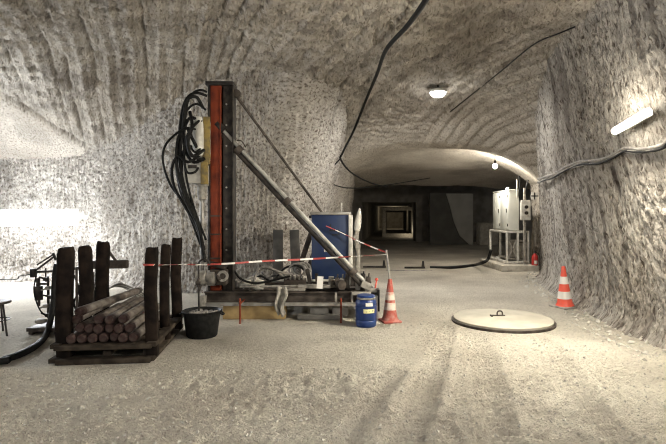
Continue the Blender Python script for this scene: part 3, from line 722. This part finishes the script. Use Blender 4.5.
# blue drum
d0 = gp(366, 326); dr = thing('blue_drum', (d0[0], d0[1], 0), 'small blue plastic drum with two labels in front of the rig', 'drum')
MB().lathe([(.0, .0), (.135, .0), (.152, .02), (.155, .09), (.148, .10), (.155, .11), (.157, .30), (.149, .31), (.155, .325), (.15, .37), (.12, .405), (.118, .42)], n=32).build('body', 'bluep', dr)
MB().lathe([(.128, .395), (.132, .40), (.132, .45), (.12, .462), (.0, .462)], n=32).build('lid', 'bluep', dr)
MB().lathe([(.134, .402), (.14, .41), (.14, .425), (.134, .43)], n=32).build('clamp_ring', 'steel', dr)
def curved_label(z0, z1, a0, a1, r):
    mb = MB(); n = 8
    for i in range(n+1):
        a = a0+(a1-a0)*i/n; mb.v += [(r*math.cos(a), r*math.sin(a), z0), (r*math.cos(a), r*math.sin(a), z1)]
    for i in range(n): mb.f.append((2*i, 2*i+2, 2*i+3, 2*i+1))
    return mb
l1 = curved_label(.315, .365, -PI/2-.15, -PI/2+.55, .158).build('label', 'label', dr); l1['label'] = 'white label'
l2 = curved_label(.215, .275, -PI/2-.35, -PI/2+.75, .160).build('label', 'ylabel', dr); l2['label'] = 'yellow printed label'
dr.rotation_euler.z = 0.05

# ------------------------------------------------------------------ pallet of rods
pal = thing('stake_pallet', (-2.60, 6.32, 0), 'dark wooden pallet with six upright stakes loaded with rods', 'pallet', rz=.10)
PW, PL = 1.00, 1.66
for x in (-PW/2+.06, 0, PW/2-.06):
    MB().box((x, 0, .115), (.09, PL-.26, .10)).build('stringer', 'palletwood', pal, bevel=.006)
for x in (PW/2+.01, -PW/2-.01):
    MB().box((x, .03, .205), (.10, PL+.02, .05)).build('side_rail', 'palletwood', pal, bevel=.005)
    MB().box((x-.02, .03, .045), (.10, PL, .05)).build('side_rail', 'palletwood', pal, bevel=.005)
for k in range(7):
    y = -PL/2+.08+k*(PL-.16)/6
    MB().box((0, y, .19), (PW+.04*random.random(), .17, .05), (0, 0, .02*(random.random()-.5))).build('deck_board', 'palletwood', pal, bevel=.005)
for y in (-PL/2+.08, 0, PL/2-.08):
    MB().box((0, y, .035), (PW, .15, .06)).build('bottom_board', 'palletwood', pal, bevel=.005)
inv = Matrix.Translation(pal.location) @ Matrix.Rotation(.10, 4, 'Z')
inv = inv.inverted()
for (px, Y, top, w) in ((65, 5.62, 1.27, .175), (85.5, 6.3, 1.255, .16), (102.5, 6.98, 1.26, .175), (151.5, 5.68, 1.265, .145), (165, 6.38, 1.26, .125), (176.5, 6.98, 1.31, .145)):
    q = inv @ Vector(((px-CX)*Y/FPX, Y, 0))
    mb = MB(); prof = [(0, 1.0), (.25, 1.02), (.6, .98), (.95, 1.0), (1., .82)]; n = 10; k0 = 0
    mb.lathe([(w*.56*s, .06+(top-.06)*f) for f, s in prof], (q.x, q.y, 0), 10)
    mb.v = [(q.x+max(-.9*w/2, min(.9*w/2, v[0]-q.x))+.012*math.sin(v[2]*5+px), q.y+max(-.9*w/2, min(.9*w/2, v[1]-q.y)), v[2]+.02*math.sin(v[0]*60)*(v[2] > 1)) for v in mb.v]
    mb.build('stake', 'darkwood', pal, bevel=.008)
# loose fittings
# rods: one master, copies
def rod(loc, label, L=1.35, r=.05):
    t = thing('drill_pipe', loc, label, 'pipe', group='drill pipes stacked on the pallet')
    MB().cyl((0, .06, 0), (0, L, 0), r, 16).build('barrel', 'rod', t)
    MB().lathe([(r*.55, -.03), (r*.75, -.03), (r*1.05, -.015), (r*1.08, .05), (r*1.0, .075)], (0, .03, 0), 16, Euler((-PI/2, 0, 0)).to_matrix()).build('joint', 'rodred', t)['label'] = 'rusty red end'
    MB().lathe([(r*.8, 0), (r*.8, .08), (r*.6, .10)], (0, L, 0), 14, Euler((-PI/2, 0, 0)).to_matrix()).build('tip', 'steel', t)
    return t
master = None
rows = [(7, .215+.056, 0.), (6, .215+.056+.096, .052), (4, .215+.056+.192, .02), (1, .215+.056+.27, .0)]
ordn = ['first', 'second', 'third', 'fourth', 'fifth', 'sixth', 'seventh']
layn = ['bottom', 'second', 'third', 'top']
Rz = Matrix.Rotation(.10, 3, 'Z')
for li, (n, z, o_) in enumerate(rows):
    for k in range(n):
        xl = -.36+o_+k*.11+(.26 if li == 2 and k > 2 else 0)*0
        if li == 2: xl = (-.36, -.10, .03, .16)[k]
        if li == 3: xl = -.345
        yl = -.78+random.uniform(0, .10)+.03*li
        v = Rz @ Vector((xl, yl, 0)); loc = (pal.location.x+v.x, pal.location.y+v.y, z)
        lab = ('%s pipe from the left in the %s layer on the pallet' % (ordn[k], layn[li])) if li < 3 else 'topmost pipe lying askew on the stack beside the near left stake'
        if master is None: master = rod(loc, lab); c = master
        else: c = copy_tree(master)
        c.location = loc; c.rotation_euler = (0, random.uniform(-1, 1), .10+random.uniform(-.012, .012)+(-.24 if li == 3 else 0)); c['label'] = lab
        if li == 3: c.rotation_euler = (.03, .4, -.10)
# pale hoses dropped on the far end of the rods
hb = thing('hose_bundle', (-2.75, 7.35, .55), 'tangle of pale hoses behind the pipes at the back of the pallet', 'hose')
for k in range(7):
    MB().tube([W(108+2*k, 289-1.2*k, 7.32+.03*k), W(119+2*k, 284+1.2*k, 7.30), W(132+k, 288+1.5*k, 7.28), W(147, 296+.8*k, 7.3)], .013, 7).build('hose', 'pale' if k % 2 else 'rubber_grey', hb, True)
MB().tube([W(108, 292, 7.3), W(109, 305, 7.35), W(108, 318, 7.4), W(110, 328, 7.4)], .02, 8).build('hose_end', 'rubber_grey', hb, True)

# ------------------------------------------------------------------ core drill stand on the left
cd = thing('core_drill_stand', (-3.95, 7.15, 0), 'black drill stand with jointed arm behind the left pallet stakes', 'drill stand')
def Cc(mb, name, m='black', bevel=.005): return mb.build(name, m, cd, True, True, bevel)
Cc(MB().box((-3.93, 7.10, .07), (.50, .50, .05)).box((-4.12, 7.1, .03), (.06, .5, .05)).box((-3.75, 7.1, .03), (.06, .5, .05)), 'base_plate', 'iron')
Cc(MB().box((-3.88, 7.2, .50), (.115, .13, .85)).box((-3.96, 7.16, .55), (.03, .05, .7)), 'column')
for k in range(6): Cc(MB().box((-3.93+.02*(k % 2), 7.12, .25+k*.11), (.07, .04, .05)), 'clamp', 'iron')
Cc(MB().bar(W(34, 272, 7.15), W(60, 271, 7.15), .03, .03).bar(W(58, 271, 7.2), W(92, 266, 7.5), .04, .04), 'cross_bar')
Cc(MB().bar(W(88, 265, 7.5), W(128, 264, 7.5), .10, .125), 'beam', 'iron', .02)
Cc(MB().bar(W(107, 249, 7.45), W(116, 261, 7.45), .03, .035), 'brace', 'iron')
ar = Cc(MB().bar(W(35, 271, 7.1), W(55, 256, 7.1), .025, .025).bar(W(37, 265, 7.1), W(54, 254, 7.1), .02, .02).bar(W(53, 253, 7.1), W(56, 260, 7.1), .03, .03), 'arm')
Cc(MB().box(W(33.5, 273, 7.1), (.06, .08, .12)), 'arm_box')
Cc(MB().cyl(W(38, 278, 7.1), W(38.5, 288, 7.1), .03, 10).cyl(W(38.5, 286, 7.1), W(39, 300, 7.1), .055, 12).cyl(W(39, 300, 7.1), W(39, 306, 7.1), .02, 8).box(W(42, 284, 7.1), (.12, .03, .03)), 'spindle')
for (x, y0, y1, r) in ((45.5, 268, 282, .012), (76.5, 268, 322, .018), (93.5, 272, 325, .016), (48, 276, 318, .02)):
    Cc(MB().cyl(W(x, y0, 7.2), W(x+.5, y1, 7.2), r, 8), 'rod', 'iron')
for k in range(4):
    Cc(MB().tube([W(74+7*k, 275+3*k, 7.25), W(79+6*k, 290, 7.2), W(74+7*k, 303, 7.25), W(80+5*k, 320, 7.3)], .014, 7), 'hose', 'rubber')
for k in range(5):
    q = W(46+2.2*(k % 3), 279+9*k, 7.08)
    Cc(MB().box(q, (.06, .07, .05)).cyl(q, q+Vector((-.09, -.02, .03*(-1)**k)), .014, 8), 'lever', ('black', 'dusty')[k % 2])
Cc(MB().tube([W(36, 276, 7.1), W(34, 292, 7.05), W(40, 310, 7.0), W(49, 318, 7.05)], .011, 7), 'hose', 'rubber')
Cc(MB().lathe([(.05, -.03), (.075, -.02), (.075, .02), (.05, .03)], W(41, 321, 7.0), 16), 'foot_clamp', 'dusty')
hp = [(-5.6, 5.0), gp(-12, 366), gp(5, 363), gp(22, 357), gp(36, 349)]
pts = [Vector((x, y, .042)) for x, y in hp]+[W(46, 335, 6.75), W(51.5, 315, 6.9), W(54, 295, 6.98), W(55, 275, 7.04), W(57, 264, 7.06)]
tag(MB().tube(pts, .04, 12).build('thick_hose', 'rubber'), 'thick black hose curving from the left edge up to the drill stand', 'hose')
pts = [Vector((*gp(60, 352), .02)), Vector((*gp(35, 354), .015)), Vector((*gp(5, 365), .015))]
st = thing('steel_stool', (*gp(-4, 336), 0), 'small dark three legged stool cut off by the left edge', 'stool')
sx, sy = st.location.x, st.location.y
MB().lathe([(.0, .44), (.17, .44), (.18, .45), (.18, .465), (.17, .475), (.0, .475)], (0, 0, 0), 26).build('seat', 'iron', st)
for a in (-.35, 1.75, 3.9):
    MB().cyl((.13*math.cos(a), .13*math.sin(a), .45), (.21*math.cos(a), .21*math.sin(a), 0), .013, 8).build('leg', 'black', st)
MB().tube([(.16*math.cos(a), .16*math.sin(a), .22) for a in np.linspace(0, 2*PI, 13)], .008, 6).build('ring', 'black', st)
tag(MB().tube([(-7.5, 8.2, .72), W(0, 279.5, 7.3), W(20, 276, 7.2), W(33, 274, 7.15)], .006, 6).build('trip_wire', 'rubber'), 'thin wire from the left edge to the drill stand arm', 'wire')

# ------------------------------------------------------------------ borehole cover
cv = thing('borehole_cover', (2.62, 7.78, 0), 'large round salt dusted plate lying on the floor with a lifting handle', 'cover')
MB().lathe([(.0, -.02), (.72, -.02), (.73, .0), (.735, .04), (.72, .05), (.0, .055)], n=64).build('plate', 'disc', cv)
MB().lathe([(.74, -.03), (.765, -.03), (.768, .012), (.74, .012)], n=64).build('rim', 'iron', cv)
MB().tube([(-.04, .12, .055), (-.04, .12, .10), (-.02, .12, .125), (.02, .12, .125), (.04, .12, .10), (.04, .12, .055)], .012, 8).build('ring_handle', 'iron', cv)
MB().box((-.04, .10, .062), (.22, .05, .014)).box((-.15, .07, .065), (.02, .09, .02)).build('hasp', 'iron', cv)

# ------------------------------------------------------------------ switch cabinet group on the right
yaw = .03
sl = thing('concrete_slab', (5.4, 15.2, 0), 'low concrete slab under the cabinet frame', 'slab')
MB().box((5.35, 15.45, .09), (1.06, 2.2, .19)).build('slab', 'concrete', sl, True, True, .03)
fr = thing('steel_stand', (5.35, 15.5, .18), 'welded steel stand carrying the white cabinet', 'stand')
fx0, fx1, fy0, fy1 = 5.10, 5.72, 14.75, 16.3
for x in (fx0, 5.42, fx1):
    for y in (fy0, fy1):
        MB().box((x, y, .66), (.055, .055, .95)).build('leg', 'pale', fr, True, True, .005)
for z in (.24, 1.12):
    f_ = MB()
    for y in (fy0, fy1): f_.box(((fx0+fx1)/2, y, z), (fx1-fx0, .06, .06))
    for x in (fx0, fx1): f_.box((x, (fy0+fy1)/2, z), (.06, fy1-fy0, .06))
    f_.build('rail', 'pale', fr, True, True, .005)
MB().bar((fx0, fy0, .27), (5.42, fy0, .98), .03, .03).bar((5.42, fy0, .27), (fx0, fy0, .98), .03, .03).build('cross_brace', 'dusty', fr, True)
MB().box((5.55, 15.6, .30), (.4, 1.2, .04)).build('shelf', 'dusty', fr, True)
gb = thing('transformer_box', (5.62, 15.5, .32), 'grey box on the lower shelf of the cabinet stand', 'box')
MB().box((5.60, 15.3, .60), (.30, .7, .52)).build('case', 'dusty', gb, True, True, .02)
MB().box((5.60, 14.93, .80), (.24, .03, .03)).build('grip', 'iron', gb, True)
cbn = thing('switch_cabinet', (5.36, 15.6, 1.16), 'tall white electrical cabinet on the steel stand', 'cabinet')
MB().box((5.36, 15.62, 1.75), (.30, 1.45, 1.18)).build('case', 'cab', cbn, True, True, .015)
for y, l in ((15.27, .68), (15.98, .68)):
    dd = MB().box((5.20, y, 1.75), (.025, l, 1.1)).build('door', 'cab', cbn, True, True, .008)
    MB().box((5.18, y-.24, 1.75), (.02, .03, .12)).build('handle', 'black', dd, True)
    for z in (1.32, 2.18): MB().cyl((5.185, y-.33, z-.04), (5.185, y-.33, z+.04), .014, 8).build('hinge', 'black', dd, True)
MB().box((5.36, 15.62, 2.355), (.33, 1.50, .03)).cyl((5.27, 15.2, 2.36), (5.27, 15.2, 2.45), .05, 12).build('roof_plate', 'cab', cbn, True, True, .01)
ps = thing('switch_post', (5.57, 14.62, .0), 'grey post with a switch box beside the white cabinet', 'post')
MB().box((5.57, 14.62, 1.2), (.06, .06, 2.4)).build('upright', 'dusty', ps, True, True, .005)
sb = MB().box((5.55, 14.52, 1.76), (.27, .14, .58)).build('switch_box', 'pale', ps, True, True, .02)
for z in (1.85, 1.68): MB().cyl((5.55, 14.46, z), (5.55, 14.41, z), .05, 14).build('dial', 'black', sb, True)
cbl = MB()
MB().tube([W(519, 176, 14.6), W(520, 185, 14.6), W(519, 195, 14.6), W(521, 203, 14.55)], .022, 8).build('conduit', 'rubber', ps, True)
MB().tube([W(528, 180, 14.6), W(526, 190, 14.6), W(527, 200, 14.6)], .022, 8).build('conduit', 'rubber', ps, True)
MB().box(W(517, 189, 14.6), (.03, .03, .55)).build('conduit', 'pale', ps, True)
fe = thing('fire_extinguisher', (5.80, 14.45, .02), 'dark red fire extinguisher standing between the stand and right wall', 'extinguisher')
MB().lathe([(.0, .0), (.085, .0), (.09, .03), (.09, .38), (.075, .44), (.035, .48), (.03, .50)], n=22).build('cylinder', 'fire', fe)
MB().lathe([(.03, .49), (.032, .55), (.015, .58)], n=12).box((.03, -.03, .575), (.05, .14, .02)).build('valve', 'black', fe)
MB().tube([(.03, -.03, .53), (.10, -.05, .46), (.115, -.06, .3), (.10, -.07, .15)], .011, 7).build('hose', 'rubber', fe)
curved_label(.20, .30, -PI/2-.6, -PI/2+.4, .0915).build('label', 'label', fe)
# sign on the wall corner
sgp = Vector(at(534.5, 196, 14.3))
sg = thing('wall_sign', sgp, 'small white and dark sign on the wall beside the switch box', 'sign')
MB().box(sgp, (.20, .015, .20)).build('plate', 'white', sg, True, True, .003)
MB().box(sgp+Vector((0, -.010, 0)), (.20, .006, .035)).box(sgp+Vector((0, -.010, 0)), (.035, .006, .20)).build('dark_cross', 'plug', sg, True)
MB().box(sgp+Vector((.1, .2, 0)), (.03, .4, .03)).build('bracket', 'black', sg, True)
# floor cable and plugs
zc = .03
pts = [Vector((*gp(430, 268.5), zc)), Vector((*gp(447, 268.6), zc)), Vector((*gp(462, 267.5), zc)), Vector((*gp(474, 266), zc)), W(483, 262.5, 14.7), W(488, 259, 14.8), W(491, 250, 14.72)]
tag(MB().tube(pts, .045, 10).build('floor_cable', 'rubber'), 'black cable running over the floor to the cabinet stand', 'cable')
def pin(px0, px1, py, label):
    a = Vector((*gp(px0, py), .045)); b = Vector((*gp(px1, py), .045)); t = thing('floor_clamp', (a+b)/2, label, 'clamp')
    MB().bar(a, b, .09, .05).build('bar', 'black', t, True, True, .01)
    MB().box(b+Vector((-.06, 0, .09)), (.10, .08, .22), None, .5).build('lug', 'black', t, True, True, .01)
pin(404.5, 425, 269, 'black iron bar with a lug on the floor left of the cabinet cable')
pin(363, 386, 268.3, 'black iron bar with a lug on the floor beyond the faded cone')
tag(MB().tube([Vector((*gp(386, 270.5), .012)), Vector((*gp(405, 271), .012)), Vector((*gp(432, 271), .012))], .014, 6).build('ground_wire', 'rubber_grey'), 'thin grey wire on the floor before the iron bars', 'wire')

# ------------------------------------------------------------------ far end
cu = thing('ventilation_curtain', (6.3, 27, 0), 'tall grey sheet hanging in the dark at the end of the drift', 'curtain')
def sheet(outline, Y, thick, m, name):
    mb = MB(); n = len(outline)
    f = [W(a, b, Y) for a, b in outline]; mb.v = [tuple(p) for p in f]+[tuple(p+Vector((0, thick, 0))) for p in f]
    mb.f = [tuple(range(n))[::-1], tuple(range(n, 2*n))]+[(i, (i+1) % n, n+(i+1) % n, n+i) for i in range(n)]
    return mb.build(name, m, cu, True, False)
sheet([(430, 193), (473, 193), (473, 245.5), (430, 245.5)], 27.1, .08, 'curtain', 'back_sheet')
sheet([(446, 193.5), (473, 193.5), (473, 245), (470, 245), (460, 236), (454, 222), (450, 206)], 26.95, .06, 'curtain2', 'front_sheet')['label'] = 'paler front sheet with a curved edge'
blk = MB().box((8.15, 26.6, .6), (1.0, .8, 1.2)).build('rubble_block', 'concrete', bevel=.1, loc=(8.15, 26.6, 0)); tag(blk, 'pale stone block in the dark beyond the cabinet', 'block')

# ------------------------------------------------------------------ loose salt
cr = MB()
rnd = random.Random(5)
def crumb(x, y, r):
    if -3.3 < x < 1.05 and 5.35 < y < 9.6 or np.hypot(x-2.62, y-7.78) < .85 or np.hypot(x-gp(565, 307)[0], y-gp(565, 307)[1]) < .35: return
    if x < -2.9 and y > 4.8: return
    k = len(cr.v); z = fz(x, y) if y < 9 else .0
    pts = [(1, 0, 0), (-.5, .87, 0), (-.5, -.87, 0), (.3, .2, .8), (-.2, .3, -.5)]
    a = rnd.random()*6.28; ca, sa = math.cos(a), math.sin(a)
    for p in pts:
        q = r*(.7+.6*rnd.random()); cr.v.append((x+q*(p[0]*ca-p[1]*sa), y+q*(p[0]*sa+p[1]*ca), z+q*p[2]+r*.25))
    for f in ((0, 1, 3), (1, 2, 3), (2, 0, 3), (1, 0, 4), (2, 1, 4), (0, 2, 4)): cr.f.append(tuple(k+i for i in f))
for k in range(4000):
    y = 3.4+4.2*rnd.random()**1.3; x = (rnd.random()*1.5-.78)*y; x = min(x, 3.6)
    crumb(x, y, .005+.015*rnd.random()**3)
for k in range(420):
    y = 4.5+10*rnd.random(); x = right_x(y, 0)-.12-.5*rnd.random()**2; crumb(x, y, .015+.035*rnd.random()**2)
o = cr.build('salt_crumbs', 'salt', smooth=False); tag(o, 'loose crumbs of salt strewn over the floor', 'crumbs', kind='stuff')

# ------------------------------------------------------------------ lamp lights, added far drift lights, world, camera
def lamp(name, loc, e, c, r=.1):
    l = bpy.data.lights.new(name, 'POINT'); l.energy = e; l.color = c; l.shadow_soft_size = r
    o = bpy.data.objects.new(name, l); COL.objects.link(o); o.location = loc; return o
def strip(name, a, b, w, e, c, facing):
    # the light a tube lamp sends into the room
    a, b = Vector(a), Vector(b); f = Vector(facing).normalized(); x = (b-a).normalized(); y = f.cross(x).normalized(); f = x.cross(y)
    l = bpy.data.lights.new(name, 'AREA'); l.shape = 'RECTANGLE'; l.size = (b-a).length; l.size_y = w; l.energy = e; l.color = c
    o = bpy.data.objects.new(name, l); COL.objects.link(o)
    o.matrix_world = Matrix.Translation((a+b)/2) @ Matrix((x, y, -f)).transposed().to_4x4() if True else None
    return o
COOL, WARM, NEUT = (.90, .95, 1.), (1., .92, .76), (1., .975, .93)
q = Vector((0, -.07, 0)); strip('wall_lamp_light', Vector(at(-6, 218, 12.0))+q, Vector(at(83, 217, 12.05))+q, .26, 250, COOL, (0, -1, -.6))
for f in (.15, .5, .85):
    lamp('wall_lamp_glow', Vector(at(-6, 218, 12.0)).lerp(Vector(at(83, 217, 12.05)), f)+Vector((0, -.30, -.28)), 13, COOL, .12)
q = Vector((-.09, 0, -.02)); strip('tube_lamp_light', RA+q, RB+q, .11, 125, WARM, (-1, 0, -.8))
for f in (.2, .5, .8): lamp('tube_lamp_glow', RA.lerp(RB, f)+Vector((-.10, 0, 0)), 6, WARM, .06)
strip('back_lamp_light', (-6.5, -1.2, 2.9), (-6.2, -2.9, 2.9), .11, 130, NEUT, (1, 0, -.5))
strip('back_lamp_light', (2.75, .3, 3.0), (2.65, -1.3, 3.0), .11, 95, NEUT, (-1, 0, -.5))
strip('left_fill_light', (-8.9, 9.6, 2.7), (-8.8, 8.1, 2.7), .11, 130, COOL, (1, .25, -.2))  # light of the added tube beyond the left edge
q = Vector(at(438, 94, 10.9)); strip('ceiling_lamp_light', q+Vector((-.12, 0, -.09)), q+Vector((.12, 0, -.09)), .24, 75, NEUT, (0, 0, -1))
lamp('ceiling_lamp_glow', q+Vector((0, -.05, -.25)), 5, NEUT, .1)
lamp('bulb_light', Vector(at(495, 166, 15.0))+Vector((0, 0, -.12)), 105, (1., .93, .8), .06)
lamp('far_drift_fill', (5.45, 36.2, .5), 6, (1., .88, .66))  # added light without a fixture, brightens the frame's lower right
lamp('far_drift_fill', (6.9, 57, 1.9), 18, (1., .86, .6))  # unseen light without a fixture, put in to brighten the end wall
w = bpy.data.worlds.new('world'); SC.world = w; w.use_nodes = True
w.node_tree.nodes['Background'].inputs[0].default_value = (.9, .95, 1, 1); w.node_tree.nodes['Background'].inputs[1].default_value = .05

cam = bpy.data.cameras.new('camera'); co = bpy.data.objects.new('camera', cam); COL.objects.link(co)
cam.sensor_width = 36; cam.lens = FPX/666*36; cam.shift_y = -(222-HY)/666; cam.clip_end = 200
co.location = (0, 0, CAMH); co.rotation_euler = (PI/2, 0, 0); SC.camera = co
vs = SC.view_settings; vs.view_transform = 'Standard'; vs.look = 'None'; vs.gamma = 1; vs.use_curve_mapping = False; vs.exposure = 1.15
SC.cycles.use_denoising = True; SC.cycles.filter_width = 1.15; SC.cycles.max_bounces = 6; SC.cycles.diffuse_bounces = 4
